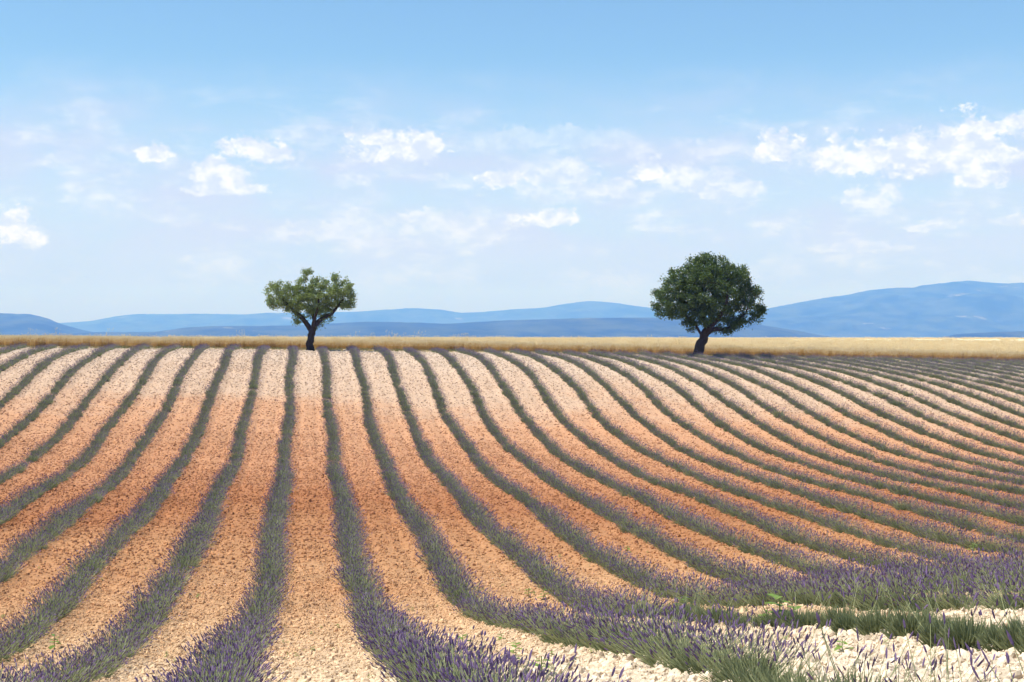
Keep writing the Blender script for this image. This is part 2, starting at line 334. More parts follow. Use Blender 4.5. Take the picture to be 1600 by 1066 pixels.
hill('hills', [(1440,532),(1500,522),(1560,519),(1640,517),(1800,520),(1950,530)], 5200, 900, 30, 11)
# the air: one closed box of even density round everything
bx = 19000.; top = 520.
hb = bpy.data.meshes.new('haze')
vs_ = [(x, y, z) for z in (-52., top) for (x, y) in ((-bx, -6000.), (bx, -6000.), (bx, 17500.), (-bx, 17500.))]
hb.from_pydata(vs_, [], [(3, 2, 1, 0), (4, 5, 6, 7), (0, 1, 5, 4), (1, 2, 6, 5), (2, 3, 7, 6), (3, 0, 4, 7)])
hm = bpy.data.materials.new('air'); hm.use_nodes = True; t = NT(hm.node_tree)
pv = t.n('ShaderNodeVolumePrincipled'); pv.inputs['Density'].default_value = HAZE_D
pv.inputs['Color'].default_value = HAZE_C
pv.inputs['Absorption Color'].default_value = (1, 1, 1, 1)
pv.inputs['Anisotropy'].default_value = 0.0
t.put(t.n('ShaderNodeOutputMaterial').inputs[1], pv.outputs[0])
hb.materials.append(hm)
tag(mobj('haze', hb), kind='stuff')
# ------------------------------------------------------------------ instancing node group (for uncountable things only)
def scatter(name, pts, rot, scl, idx, sources, kind='stuff', extra=None, mat=None):
    """points mesh + geometry nodes that put one of the source meshes on every point"""
    me = bpy.data.meshes.new(name); me.vertices.add(len(pts)); me.vertices.foreach_set('co', np.asarray(pts, np.float32).ravel())
    a = me.attributes.new('rot', 'FLOAT_VECTOR', 'POINT'); a.data.foreach_set('vector', np.asarray(rot, np.float32).ravel())
    a = me.attributes.new('scl', 'FLOAT_VECTOR', 'POINT'); a.data.foreach_set('vector', np.asarray(scl, np.float32).ravel())
    a = me.attributes.new('idx', 'INT', 'POINT'); a.data.foreach_set('value', np.asarray(idx, np.int32))
    o = link(bpy.data.objects.new(name, me))
    g = bpy.data.node_groups.new(name, 'GeometryNodeTree')
    g.interface.new_socket('Geometry', in_out='INPUT', socket_type='NodeSocketGeometry')
    g.interface.new_socket('Geometry', in_out='OUTPUT', socket_type='NodeSocketGeometry')
    t = NT(g); gi = t.n('NodeGroupInput'); go = t.n('NodeGroupOutput')
    def attr(nm, ty):
        nd = t.n('GeometryNodeInputNamedAttribute', data_type=ty); nd.inputs['Name'].default_value = nm
        return nd.outputs['Attribute']
    join = t.n('GeometryNodeJoinGeometry')
    for k, src in enumerate(reversed(sources)):
        oi = t.n('GeometryNodeObjectInfo'); oi.inputs['Object'].default_value = src; oi.inputs['As Instance'].default_value = True
        t.t.links.new(oi.outputs['Geometry'], join.inputs[0])
    ip = t.n('GeometryNodeInstanceOnPoints')
    t.put(ip.inputs['Points'], gi.outputs[0]); t.put(ip.inputs['Instance'], join.outputs[0])
    ip.inputs['Pick Instance'].default_value = True; t.put(ip.inputs['Instance Index'], attr('idx', 'INT'))
    t.put(ip.inputs['Rotation'], attr('rot', 'FLOAT_VECTOR')); t.put(ip.inputs['Scale'], attr('scl', 'FLOAT_VECTOR'))
    t.put(go.inputs[0], ip.outputs[0])
    md = o.modifiers.new('scatter', 'NODES'); md.node_group = g
    tag(o, kind=kind)
    return o
def source(name, me): return bpy.data.objects.new(name, me)      # data only, never linked to the scene
def project(X, Y, Z):
    X, Y, Z = (np.asarray(q, float) for q in (X, Y, Z))
    cy, sy, cp, sp_ = math.cos(YAW), math.sin(YAW), math.cos(PIT), math.sin(PIT)
    d = (X*sy+Y*cy)*cp-Z*sp_; r = X*cy-Y*sy; u_ = (X*sy+Y*cy)*sp_+Z*cp
    d = np.where(d < .5, .5, d)
    return 800+F*r/d, 533-F*u_/d, d
def polar_pts(n, r0, r1, power=1.0, a0=-14.5, a1=31.5):
    a = np.radians(rng.uniform(a0, a1, n)); q = rng.uniform(0, 1, n)
    r = np.sqrt(r0*r0+q**power*(r1*r1-r0*r0))
    return r*np.sin(a), r*np.cos(a)

# ------------------------------------------------------------------ clods and stones lying loose on the soil
m, t, b = material('clod', .95, .05)
geo = t.n('ShaderNodeNewGeometry'); pos = geo.outputs['Position']; oi = t.n('ShaderNodeObjectInfo')
col = soil_color(t, pos)
fr = t.m('ADD', .84, t.m('MULTIPLY', t.m('POWER', oi.outputs['Random'], 1.3), .42))
g = t.n('ShaderNodeCombineColor')
for i in range(3): t.put(g.inputs[i], fr)
t.put(b.inputs['Base Color'], t.mix(1., col, g.outputs[0], 'MULTIPLY')); M['clod'] = m
import bmesh
def rock(seed, sub=2):
    bm = bmesh.new(); bmesh.ops.create_icosphere(bm, subdivisions=sub, radius=1)
    for v in bm.verts:
        n = mnoise.noise(v.co*1.3+Vector((seed*7.1, 0, 0)))*.55+mnoise.noise(v.co*3.1+Vector((0, seed*3.3, 0)))*.25
        v.co *= 1+n; v.co.z *= .72
    me = bpy.data.meshes.new('clod'); bm.to_mesh(me); bm.free(); me.materials.append(M['clod']); return me
rocks = [source('clod', rock(i)) for i in range(8)]
parts_ = []
for n, r0, r1, s0, s1 in ((38000, 6.5, 14, .005, .020), (7000, 6.5, 14, .020, .048), (75000, 14, 30, .008, .024), (6000, 14, 30, .024, .046), (60000, 30, 60, .020, .038), (5000, 30, 60, .035, .06), (55000, 60, 98, .024, .05)):
    x, y = polar_pts(n, r0, r1)
    s = s0+(s1-s0)*rng.uniform(0, 1, n)**1.8
    parts_.append(np.stack([x, y, s], -1))
ca = np.concatenate(parts_)
ca = ca[ca[:, 1] < edge_y(ca[:, 0])-.5]
cz = soilz(ca[:, 0], ca[:, 1])+ca[:, 2]*.15
cs = ca[:, 2:3]*rng.uniform(.75, 1.3, (len(ca), 3))
scatter('soil_clods', np.column_stack([ca[:, 0], ca[:, 1], cz]), rng.uniform(0, 6.28, (len(ca), 3)), cs, rng.integers(0, 8, len(ca)), rocks)
tag(sc.objects['soil_clods'], 'loose clods and pale stones covering the soil between the lavender rows', 'clods')

# ------------------------------------------------------------------ lavender
def plant_mat(name, c0, c1, transl=.25, rough=.7, spec=.25):
    m = bpy.data.materials.new(name); m.use_nodes = True; t = NT(m.node_tree)
    oi = t.n('ShaderNodeObjectInfo'); geo = t.n('ShaderNodeNewGeometry')
    f = t.m('ADD', t.m('MULTIPLY', oi.outputs['Random'], .45), t.m('MULTIPLY', geo.outputs['Random Per Island'], .55))
    c = t.mix(f, (*c0, 1), (*c1, 1))
    b = t.n('ShaderNodeBsdfPrincipled'); t.put(b.inputs['Base Color'], c); b.inputs['Roughness'].default_value = rough
    b.inputs['Specular IOR Level'].default_value = spec
    tr = t.n('ShaderNodeBsdfTranslucent'); t.put(tr.inputs[0], c)
    mx = t.n('ShaderNodeMixShader'); mx.inputs[0].default_value = transl
    t.put(mx.inputs[1], b.outputs[0]); t.put(mx.inputs[2], tr.outputs[0])
    t.put(t.n('ShaderNodeOutputMaterial').inputs[0], mx.outputs[0]); M[name] = m; return m
plant_mat('lav_leaf', (.14, .168, .078), (.28, .305, .155), .35)
plant_mat('lav_stem', (.23, .26, .125), (.38, .40, .21), .3)
plant_mat('lav_flower', (.115, .070, .160), (.24, .16, .31), .25)
def nrm(v): return v/np.maximum(np.linalg.norm(v, axis=-1, keepdims=True), 1e-9)
def plant_mesh(name, seed, nst, nfol, wx=.10, wy=.24, fol=(.13, .25), st=(.26, .44), tilt=58, lean=(.05, 0), spike=(.030, .058), bunch=False):
    g = np.random.default_rng(seed)
    V = []; Fc = []; MI = []; base = 0
    def base_pts(n):
        a = g.uniform(0, 2*math.pi, n); r = np.sqrt(g.uniform(0, 1, n))
        return np.stack([r*np.cos(a)*wx, r*np.sin(a)*wy, g.uniform(0, .06, n)], -1)
    # low dome of old wood and inner leaves
    nu, nv = 10, 4
    for j in range(nv+1):
        for i in range(nu):
            a = 2*math.pi*i/nu; q = j/nv*math.pi/2; k = 1+.25*(g.uniform()-.5)
            V.append([[math.cos(a)*math.cos(q)*(wx+.05)*k, math.sin(a)*math.cos(q)*(wy+.05)*k, -.04+math.sin(q)*fol[1]*.62*k]])
    for j in range(nv):
        for i in range(nu):
            Fc.append([[j*nu+i, j*nu+(i+1) % nu, (j+1)*nu+(i+1) % nu, (j+1)*nu+i]]); MI.append([0])
    base = nu*(nv+1)
    # leaf blades (thin tapered quads)
    n = nfol; p = base_pts(n); out = p.copy(); out[:, 2] = 0
    ph = np.arctan2(out[:, 1]/wy, out[:, 0]/wx)+g.normal(0, 1.1, n); ti = np.radians(tilt+12)*g.uniform(0, 1, n)**.6
    d = np.stack([np.cos(ph)*np.sin(ti), np.sin(ph)*np.sin(ti), np.cos(ti)], -1)
    L = g.uniform(fol[0], fol[1], n)[:, None]; side = nrm(np.cross(d, g.normal(0, 1, (n, 3))))
    w = g.uniform(.0035, .007, n)[:, None]
    mid = p+d*L*.55; tip = p+d*L+np.array([0, 0, 1])*L*.12
    V.append(np.stack([p, mid-side*w, tip, mid+side*w], 1).reshape(-1, 3))
    Fc.append(base+np.arange(n*4).reshape(-1, 4)); MI.append(np.zeros(n, int)); base += n*4
    # flowering stems
    n = nst; p = base_pts(n); ph = np.arctan2(p[:, 1]/wy, p[:, 0]/wx)+g.normal(0, .45, n)
    # spread more across the row than along it
    ph = np.arctan2(np.sin(ph)*.75, np.cos(ph)); ti = np.radians(tilt)*g.uniform(.02, 1, n)**.55
    d = np.stack([np.cos(ph)*np.sin(ti)+lean[0], np.sin(ph)*np.sin(ti)+lean[1], np.cos(ti)], -1); d = nrm(d)
    L = g.uniform(st[0], st[1], n)[:, None]
    up_ = np.array([0, 0, 1.])
    a_ = p; m_ = p+d*L*.55; e_ = m_+nrm(d+up_*.22)*L*.45
    side = nrm(np.cross(d, g.normal(0, 1, (n, 3)))); w = .0024
    V.append(np.stack([a_-side*w, a_+side*w, m_+side*w, m_-side*w, e_+side*w*.7, e_-side*w*.7], 1).reshape(-1, 3))
    k = base+np.arange(n)[:, None]*6
    Fc.append(np.concatenate([k+np.array([[0, 1, 2, 3]]), k+np.array([[3, 2, 4, 5]])])); MI.append(np.ones(2*n, int)); base += n*6
    ax = nrm(d+up_*.3+g.normal(0, .12, (n, 3))); sl = g.uniform(spike[0], spike[1], n)[:, None]
    s1 = nrm(np.cross(ax, g.normal(0, 1, (n, 3)))); s2 = np.cross(ax, s1); rad = g.uniform(.0042, .0075, n)[:, None]
    ring = lambda c, q: [c+(s1*math.cos(z)+s2*math.sin(z))*rad*q for z in (0, 2.094, 4.189)]
    A_ = ring(e_+ax*sl*.15, .9); B_ = ring(e_+ax*sl*.6, 1.); C_ = e_+ax*sl; D_ = e_-ax*sl*.05
    V.append(np.stack([D_]+A_+B_+[C_], 1).reshape(-1, 3))
    k = base+np.arange(n)[:, None]*8
    fs = []
    for i in range(3):
        j = (i+1) % 3
        fs += [k+np.array([[0, 1+j, 1+i, 1+i]]), k+np.array([[1+i, 1+j, 4+j, 4+i]]), k+np.array([[4+i, 4+j, 7, 7]])]
    tri = [f[:, :3] for f in (fs[0], fs[3], fs[6], fs[2], fs[5], fs[8])]; quad = [fs[1], fs[4], fs[7]]
    V = np.concatenate([np.asarray(v).reshape(-1, 3) for v in V])
    Qd = np.concatenate([np.asarray(f).reshape(-1, 4) for f in Fc]+quad); mi = np.concatenate([np.asarray(x).ravel() for x in MI]+[np.full(3*n, 2)])
    T1 = Qd[:, [0, 1, 2]]; T2 = Qd[:, [0, 2, 3]]; T3 = np.concatenate(tri)
    return mesh_np(name, V, np.concatenate([T1, T2, T3]), [M['lav_leaf'], M['lav_stem'], M['lav_flower']], np.concatenate([mi, mi, np.full(len(T3), 2)]))
LUSH = [plant_mesh('lavender_plant', 100+i, 118, 560, fol=(.11, .21), st=(.27, .46), tilt=64) for i in range(8)]
MIDP = [plant_mesh('lavender_plant', 200+i, 84, 540, fol=(.12, .22), st=(.24, .41), tilt=64) for i in range(6)]
GREEN = [plant_mesh('lavender_plant', 300+i, 10, 700, wx=.09, wy=.14, fol=(.08, .18), st=(.3, .46), tilt=50) for i in range(5)]
BUSH = [plant_mesh('lavender_bush', 400+i, 7, 1000, wx=.08, wy=.08, fol=(.07, .15), st=(.22, .36), tilt=60) for i in range(4)]
LONG = [plant_mesh('lavender_plant', 500+i, 20, 240, wx=.13, wy=.2, fol=(.12, .22), st=(.34, .54), tilt=46, spike=(.045, .085)) for i in range(4)]

ORD = ['', 'first', 'second', 'third', 'fourth', 'fifth', 'sixth', 'seventh', 'eighth', 'ninth', 'tenth', 'eleventh', 'twelfth', 'thirteenth', 'fourteenth', 'fifteenth', 'sixteenth', 'seventeenth', 'eighteenth']
def row_label(i):
    if i == -1: return 'lavender row just left of the small forked tree, running down to the bottom edge'
    if i == 0: return 'lavender row just right of the small forked tree, bending right into the foreground'
    if i < -1: return '%s lavender row to the left of the small forked tree, curving down to the left' % ORD[-i]
    if i == 1: return 'second lavender row right of the small forked tree, with long flower spikes'
    if i == 2: return 'third lavender row right of the small forked tree, thinning to scattered bushes'
    if i <= 6: return '%s lavender row to the right of the small forked tree' % ORD[i+1]
    if i <= 12: return '%s lavender row to the left of the foot of the big round tree' % ORD[13-i]
    return '%s lavender row to the right of the foot of the big round tree' % ORD[i-12]
n_pl = 0
for i in range(-14, 31):
    X0 = (i+.57)*1.8
    g = np.random.default_rng(1000+i)
    ys = []; y = 4.5+g.uniform(0, .4)
    yend = edge_y(X0)-2.0+g.uniform(-.3, .3)
    while y < yend:
        ys.append(y); y += (.42 if y < 50 else .40)*g.uniform(.85, 1.15)
    ys = np.array(ys); xs = X0+g.normal(0, .03, len(ys))+.05*np.sin(ys*.35+i*2.1)
    zs = height(xs, ys)
    u, v, d = project(xs, ys, zs+.2)
    keep = (u > -110-900/d*4) & (u < 1710+900/d*4) & (v < 1066+60+2600/d) & (d > 1)
    if keep.sum() < 3: continue
    xs, ys, zs, u, v = xs[keep], ys[keep], zs[keep], u[keep], v[keep]
    row = empty('lavender_row', (X0, ys[0], hz(X0, ys[0])))
    tag(row, row_label(i), 'lavender row', 'rows of lavender running over the field')
    for x, y, z in zip(xs, ys, zs):
        if i == 2 and y < 12.7: continue                 # the loose bushes there are things of their own
        s = float(np.interp(y, [8, 18, 30, 42, 55, 70, 90], [.88, .90, .95, .94, .86, .80, .78]))*g.uniform(.84, 1.12)*(.93+.16*float(vnoise(np.array(x*2.), np.array(y/1.6), 90)))*(1+.13*min(max((x-8)/20, 0), 1)*min(max((y-35)/25, 0), 1))
        if i >= 3 and y < 26: s *= 1.1
        if i == 2 and y < 18.5: me = GREEN[g.integers(5)]; s *= 1.3 if g.uniform() < .85 else .8
        elif i == 1 and y < 8.6: me = LONG[g.integers(4)]
        elif i in (1, 0, -1) and y < 16: me = LUSH[g.integers(8)]; s *= 1.05
        elif y < 40: me = LUSH[g.integers(8)]
        else: me = MIDP[g.integers(6)]
        if g.uniform() < .02: s *= .55
        o = bpy.data.objects.new('lavender_plant', me); sc.collection.objects.link(o); o.parent = row
        o.location = (x-row.location.x, y-row.location.y, z-row.location.z)
        o.rotation_euler = (g.normal(0, .05), g.normal(0, .05), (0 if g.uniform() < .5 else math.pi)+g.normal(0, .25))
        o.scale = (s*g.uniform(.95, 1.22), s*g.uniform(.9, 1.1), s*g.uniform(.88, 1.12)*(1.12 if y > 55 else 1.0)); n_pl += 1
print('plants', n_pl)
# loose bushes of the thinned row at lower right
bu = [1268, 1312, 1352, 1379, 1424, 1466, 1492, 1527, 1570, 1600, 1640]
for k, u in enumerate(bu):
    X0 = (2+.57)*1.8; y = X0/math.tan(YAW+math.atan((u-800)/F)); x = X0+random.uniform(-.1, .1)
    o = link(bpy.data.objects.new('lavender_bush', BUSH[k % 4])); s = random.uniform(1.1, 1.35)
    o.location = (x, y, hz(x, y)); o.rotation_euler = (0, 0, random.uniform(0, 6)); o.scale = (s, s, s*random.uniform(1.15, 1.45))
    lab = {0: 'leftmost of the loose green lavender bushes on pale stony soil at lower right', len(bu)-1: 'lavender bush just past the right edge, last of the loose green bushes'}.get(k, 'green almost flowerless lavender bush on pale stones, %s from the left of the loose bushes' % ORD[k+1])
    tag(o, lab, 'lavender bush', 'loose green lavender bushes on the pale soil')
# ------------------------------------------------------------------ wheat
plant_mat('wheat_head', (.74, .62, .39), (.88, .77, .54), .4, .6)
plant_mat('wheat_stalk', (.57, .38, .145), (.78, .57, .26), .5, .6)
plant_mat('dry_grass', (.28, .21, .09), (.52, .41, .22), .25, .7)
plant_mat('green_grass', (.08, .11, .03), (.18, .20, .07), .25, .7)
def tuft(name, seed, n, rad, h0, h1, head, mats, w=.006, spread=.10):
    g = np.random.default_rng(seed)
    a = g.uniform(0, 6.283, n); r = rad*np.sqrt(g.uniform(0, 1, n))
    p = np.stack([r*np.cos(a), r*np.sin(a), np.full(n, -.03)], -1)
    d = nrm(np.stack([g.normal(0, spread, n), g.normal(0, spread, n), np.ones(n)], -1)); L = g.uniform(h0, h1, n)[:, None]
    side = nrm(np.cross(d, g.normal(0, 1, (n, 3)))); e = p+d*L
    V = [np.stack([p-side*w, p+side*w, e+side*w*.6, e-side*w*.6], 1).reshape(-1, 3)]
    Fq = [np.arange(4*n).reshape(-1, 4)]; mi = [np.zeros(n, int)]
    if head > 0:
        ax = nrm(d+g.normal(0, .35, (n, 3))); hw = side*.011
        V.append(np.stack([e, e+ax*head*.4+hw, e+ax*head, e+ax*head*.4-hw], 1).reshape(-1, 3)); Fq.append(4*n+np.arange(4*n).reshape(-1, 4)); mi.append(np.ones(n, int))
        s2 = np.cross(ax, side)*.011
        V.append(np.stack([e, e+ax*head*.4+s2, e+ax*head, e+ax*head*.4-s2], 1).reshape(-1, 3)); Fq.append(8*n+np.arange(4*n).reshape(-1, 4)); mi.append(np.ones(n, int))
    return source(name, mesh_np(name, np.concatenate(V), np.concatenate(Fq), mats, np.concatenate(mi)))
wt = [tuft('wheat', 40+i, 80, .22, .30, .63, .085, [M['wheat_stalk'], M['wheat_head']]) for i in range(5)]
wt += [tuft('wheat', 50+i, 26, .25, .50, .80, .085, [M['wheat_stalk'], M['wheat_head']], spread=.16) for i in range(2)]
pts = []
def strip(n, d0, d1, x0=-32, x1=78, pw=1.):
    x = rng.uniform(x0, x1, n); dd = d0+(d1-d0)*rng.uniform(0, 1, n)**pw; y = edge_y(x)+dd+.35*(vnoise(x/1.3, x*0+3, 9)-.5)+.5*(vnoise(x/6., x*0+3, 19)-.5)
    return x, y
for n, a, b_ in ((4200, 0, 2.2), (9000, 2.2, 14), (11000, 14, 45)):
    x, y = strip(n, a, b_); pts.append(np.stack([x, y], -1))
n = 17000; x = rng.uniform(-60, 190, n); dd = 45+rng.uniform(0, 1, n)**.8*256; pts.append(np.stack([x, edge_y(x)+dd], -1))
pw = np.concatenate(pts)
TRAM = ((7.5, .35), (22, .6), (24, .6), (48, 1.2), (90, 2.), (150, 3.))          # tramlines left by the tractor
def tram(x, y):
    dd = y-edge_y(x); return np.max([np.exp(-((dd-c_)/w_)**2) for c_, w_ in TRAM], 0)
pw = pw[tram(pw[:, 0], pw[:, 1]) < .45]
zz = height(pw[:, 0], pw[:, 1])
rt = np.zeros((len(pw), 3)); rt[:, 2] = rng.uniform(0, 6.28, len(pw))
sw = rng.uniform(.9, 1.1, (len(pw), 1))*np.ones((1, 3)); far_ = np.clip((pw[:, 1]-130)/100, 0, 1)[:, None]; sw = sw*(1+far_*np.array([[1.6, 1.6, 0]]))
sw[:, 2] *= .92+.16*vnoise(pw[:, 0]/3., pw[:, 1]/3., 31)
ix = np.where(rng.uniform(0, 1, len(pw)) < .93, rng.integers(0, 5, len(pw)), rng.integers(5, 7, len(pw)))
wheat = scatter('wheat_field', np.column_stack([pw, zz]), rt, sw, ix, wt)
# closed canopy under the ears, behind the first metres
m, t, b = material('wheat_canopy', .9, .05)
geo = t.n('ShaderNodeNewGeometry'); pos = geo.outputs['Position']
mp = t.n('ShaderNodeMapping'); t.put(mp.inputs[0], pos); mp.inputs['Scale'].default_value = (.25, 1., 1.)
c = t.mix(t.noise(mp.outputs[0], .35, 5, .6), (.62, .51, .31, 1), (.84, .74, .52, 1))
c = t.mix(t.noise(pos, 9., 4, .6), c, (.66, .55, .36, 1))
t.put(b.inputs['Base Color'], c)
bp = t.n('ShaderNodeBump'); bp.inputs['Distance'].default_value = .08; t.put(bp.inputs['Height'], t.noise(pos, 7., 5, .7)); t.put(b.inputs['Normal'], bp.outputs[0])
xs = np.linspace(-70, 230, 300); ds = np.concatenate([[2.2, 2.3], np.linspace(2.9, 50, 110), np.linspace(52, 300, 100)])
XX, DDm = np.meshgrid(xs, ds); YY = edge_y(XX)+DDm
hh = np.where(DDm < 2.25, .02, .47-.22*tram(XX, YY))+.07*(vnoise(XX/1.1, YY/1.1, 77)-.5)+.06*(vnoise(XX/5, YY/5, 78)-.5)
ZZ = height(XX, YY)+hh
ii = np.arange(XX.size).reshape(XX.shape); Qc = np.stack([ii[:-1, :-1], ii[:-1, 1:], ii[1:, 1:], ii[1:, :-1]], -1).reshape(-1, 4)
tag(wheat, 'ripe golden wheat standing along the far edge of the lavender field', 'wheat')
tag(mobj('wheat_canopy', mesh_np('wheat_canopy', np.stack([XX, YY, ZZ], -1).reshape(-1, 3), Qc, [m], smooth=True)), 'pale dense tops of the ripe wheat field reaching back to the skyline', 'wheat', kind='stuff')
# dry grass margin between the rows and the wheat, and taller wild grass standing above the ears
gt = [tuft('grass', 60+i, 40, .16, .05, .17, 0, [M['dry_grass']], .005, .45) for i in range(3)]+[tuft('grass', 70+i, 40, .16, .06, .22, 0, [M['green_grass']], .005, .45) for i in range(2)]
n = 5200; x = rng.uniform(-32, 78, n); y = edge_y(x)-1.9+rng.uniform(0, 1, n)**.7*2.2
rt = np.zeros((n, 3)); rt[:, 2] = rng.uniform(0, 6.28, n)
scatter('grass_margin', np.column_stack([x, y, height(x, y)]), rt, rng.uniform(.7, 1.3, (n, 1))*np.ones((1, 3)), np.where(rng.uniform(0, 1, n) < .72, rng.integers(0, 3, n), rng.integers(3, 5, n)), gt)
tag(sc.objects['grass_margin'], 'narrow strip of dry grass between the lavender rows and the wheat', 'grass')
wg = [tuft('wild_oat', 80+i, 9, .22, .75, 1.15, .12, [M['dry_grass'], M['wheat_head']], .004, .14) for i in range(3)]
uw = np.concatenate([rng.normal(605, 30, 9), rng.normal(740, 16, 5), rng.normal(375, 8, 2), rng.normal(660, 40, 6), rng.normal(1055, 22, 8), rng.uniform(0, 1600, 5)])
aw = YAW+np.arctan((uw-800)/F); yw = 96/(1-.13*np.tan(aw))+rng.uniform(0, 3, len(uw)); xw = yw*np.tan(aw)
rt = np.zeros((len(uw), 3)); rt[:, 2] = rng.uniform(0, 6.28, len(uw))
scatter('wild_oats', np.column_stack([xw, yw, height(xw, yw)]), rt, np.ones((len(uw), 3))*rng.uniform(.8, 1.1, (len(uw), 1)), rng.integers(0, 3, len(uw)), wg)
tag(sc.objects['wild_oats'], 'thin taller wild oats sticking up above the wheat against the hills', 'wild grass')

# ------------------------------------------------------------------ trees
m, t, b = material('bark', .95, .1)
geo = t.n('ShaderNodeTexCoord'); pos = geo.outputs['Object']
mp = t.n('ShaderNodeMapping'); t.put(mp.inputs[0], pos); mp.inputs['Scale'].default_value = (1, 1, .35)
nn = t.noise(mp.outputs[0], 9., 6, .65)
t.put(b.inputs['Base Color'], t.mix(nn, (.018, .014, .011, 1), (.085, .065, .05, 1)))
bp = t.n('ShaderNodeBump'); bp.inputs['Distance'].default_value = .05; t.put(bp.inputs['Height'], nn); t.put(b.inputs['Normal'], bp.outputs[0]); M['bark'] = m
plant_mat('tree_leaf', (.04, .080, .016), (.19, .25, .055), .3, .5, .35)
plant_mat('tree_leaf_pale', (.085, .135, .03), (.28, .34, .10), .3, .5, .35)

def tubes(paths, nseg=8):
    """paths: list of (points, radii) -> V, F ; each path a closed tapering tube"""
    V = []; Fq = []; base = 0
    for P, Rr in paths:
        P = np.asarray(P, float); n = len(P)
        T = np.gradient(P, axis=0); T = nrm(T); ref = np.array([.31, .9, .2]); A = nrm(np.cross(T, ref)); B = np.cross(T, A)
        a = np.linspace(0, 2*math.pi, nseg, endpoint=False)
        ring = P[:, None]+(A[:, None]*np.cos(a)[None, :, None]+B[:, None]*np.sin(a)[None, :, None])*np.asarray(Rr)[:, None, None]
        V.append(ring.reshape(-1, 3))
        ii = base+np.arange(n*nseg).reshape(n, nseg); jj = np.roll(ii, -1, 1)
        Fq.append(np.stack([ii[:-1], jj[:-1], jj[1:], ii[1:]], -1).reshape(-1, 4)); base += n*nseg
    return np.concatenate(V), np.concatenate(Fq)
def smooth_path(P, Rr, k=5, jit=.0, g=None):
    P = np.asarray(P, float); n = len(P); t_ = np.linspace(0, n-1, (n-1)*k+1); out = []
    for q in t_:
        i = min(int(q), n-2); a = q-i
        p0 = P[max(i-1, 0)]; p1 = P[i]; p2 = P[i+1]; p3 = P[min(i+2, n-1)]
        out.append(_cr(p0, p1, p2, p3, a))
    out = np.array(out); rr_ = np.interp(t_, np.arange(n), Rr)
    if g is not None: out[1:] += g.normal(0, jit, (len(out)-1, 3))*rr_[1:, None]
    return out, rr_
def grow(seedpts, attract, step=.22, kill=.35, reach=2.4, iters=70):
    nodes = [np.array(p, float) for p in seedpts]; par = [-1]*len(nodes)
    A = np.array(attract)
    for _ in range(iters):
        if len(A) == 0: break
        N = np.array(nodes)
        d = np.linalg.norm(A[:, None]-N[None], axis=2); j = d.argmin(1); dm = d.min(1)
        act = dm < reach
        if not act.any(): break
        new = []
        for k in np.unique(j[act]):
            v = nrm((A[act & (j == k)]-N[k])).sum(0); v = v/(np.linalg.norm(v)+1e-6)
            new.append((k, N[k]+v*step+rng.normal(0, .02, 3)))
        for k, p in new: nodes.append(p); par.append(k)
        N2 = np.array([p for k, p in new]); A = A[np.linalg.norm(A[:, None]-N2[None], axis=2).min(1) > kill]
    return np.array(nodes), par
def tree(name, label, loc, limbs, lobes, n_attr, leaf_n, leaf_len, mat, seed, clus=.22, twig_r=.007):
    g = np.random.default_rng(seed)
    root = empty(name, loc); tag(root, label, 'tree')
    paths = []; seeds = []
    for P, Rr in limbs:
        p, r_ = smooth_path(P, Rr, 6, .10, g); paths.append((p, r_)); seeds += [tuple(q) for q in p[len(p)//2::2]] if P is not limbs[0][0] else [tuple(q) for q in p[-3:]]
    V, Fq = tubes([paths[0]], 14); V += nrm(V*[1, 1, 0]-0)*0
    lump = np.array([mnoise.noise(Vector(v*2.2)) for v in V]); V = V+nrm(V-V.mean(0))*(lump*.07)[:, None]
    mobj('trunk', mesh_np('trunk', V, Fq, [M['bark']], smooth=True), root)
    for pth in paths[1:]:
        V, Fq = tubes([pth], 10); mobj('limb', mesh_np('limb', V, Fq, [M['bark']], smooth=True), root)
    # attractors inside the lobes
    att = []; vol = np.array([l[1][0]*l[1][1]*l[1][2] for l in lobes])**.8; vol = vol/vol.sum()
    for (c, r_), q in zip(lobes, vol):
        k = max(6, int(n_attr*q)); d_ = nrm(g.normal(0, 1, (k, 3)))*(g.uniform(0, 1, k)**(1/2.2))[:, None]
        att.append(np.array(c)+d_*np.array(r_))
    att = np.concatenate(att)
    N, par = grow(seeds, att)
    w = np.zeros(len(N)); kids = [0]*len(N)
    for k in range(len(N)-1, -1, -1):
        if kids[k] == 0: w[k] += 1
        if par[k] >= 0: w[par[k]] += w[k]; kids[par[k]] += 1
    rad = twig_r*w**.47
    segs = []
    for k in range(len(N)):
        if par[k] >= 0: segs.append(([N[par[k]], N[k]], [min(rad[par[k]], rad[k]*1.3), rad[k]]))
    V, Fq = tubes(segs, 5)
    mobj('branches', mesh_np('branches', V, Fq, [M['bark']]), root)['kind'] = 'stuff'
    # leaves: clusters round the twig ends
    tips = N[np.array([k for k in range(len(N)) if par[k] >= 0 and w[k] <= 3])]
    pw_ = g.uniform(.25, 1.6, len(tips)); pw_ /= pw_.sum()
    which = g.choice(len(tips), leaf_n, p=pw_)
    c = tips[which]+g.normal(0, clus, (leaf_n, 3))*np.array([1, 1, .85])
    d_ = nrm(g.normal(0, 1, (leaf_n, 3))+np.array([0, 0, .25])+nrm(c-att.mean(0))*.5); L = g.uniform(.6, 1.25, leaf_n)[:, None]*leaf_len
    s_ = nrm(np.cross(d_, g.normal(0, 1, (leaf_n, 3))))*L*.24
    fold = np.cross(d_, nrm(s_))*L*.07
    V = np.stack([c, c+d_*L*.45+s_+fold, c+d_*L, c+d_*L*.45-s_+fold], 1).reshape(-1, 3)
    me = mesh_np('crown', V, np.arange(leaf_n*4).reshape(-1, 4), [mat])
    o = mobj('crown', me, root)
    return root
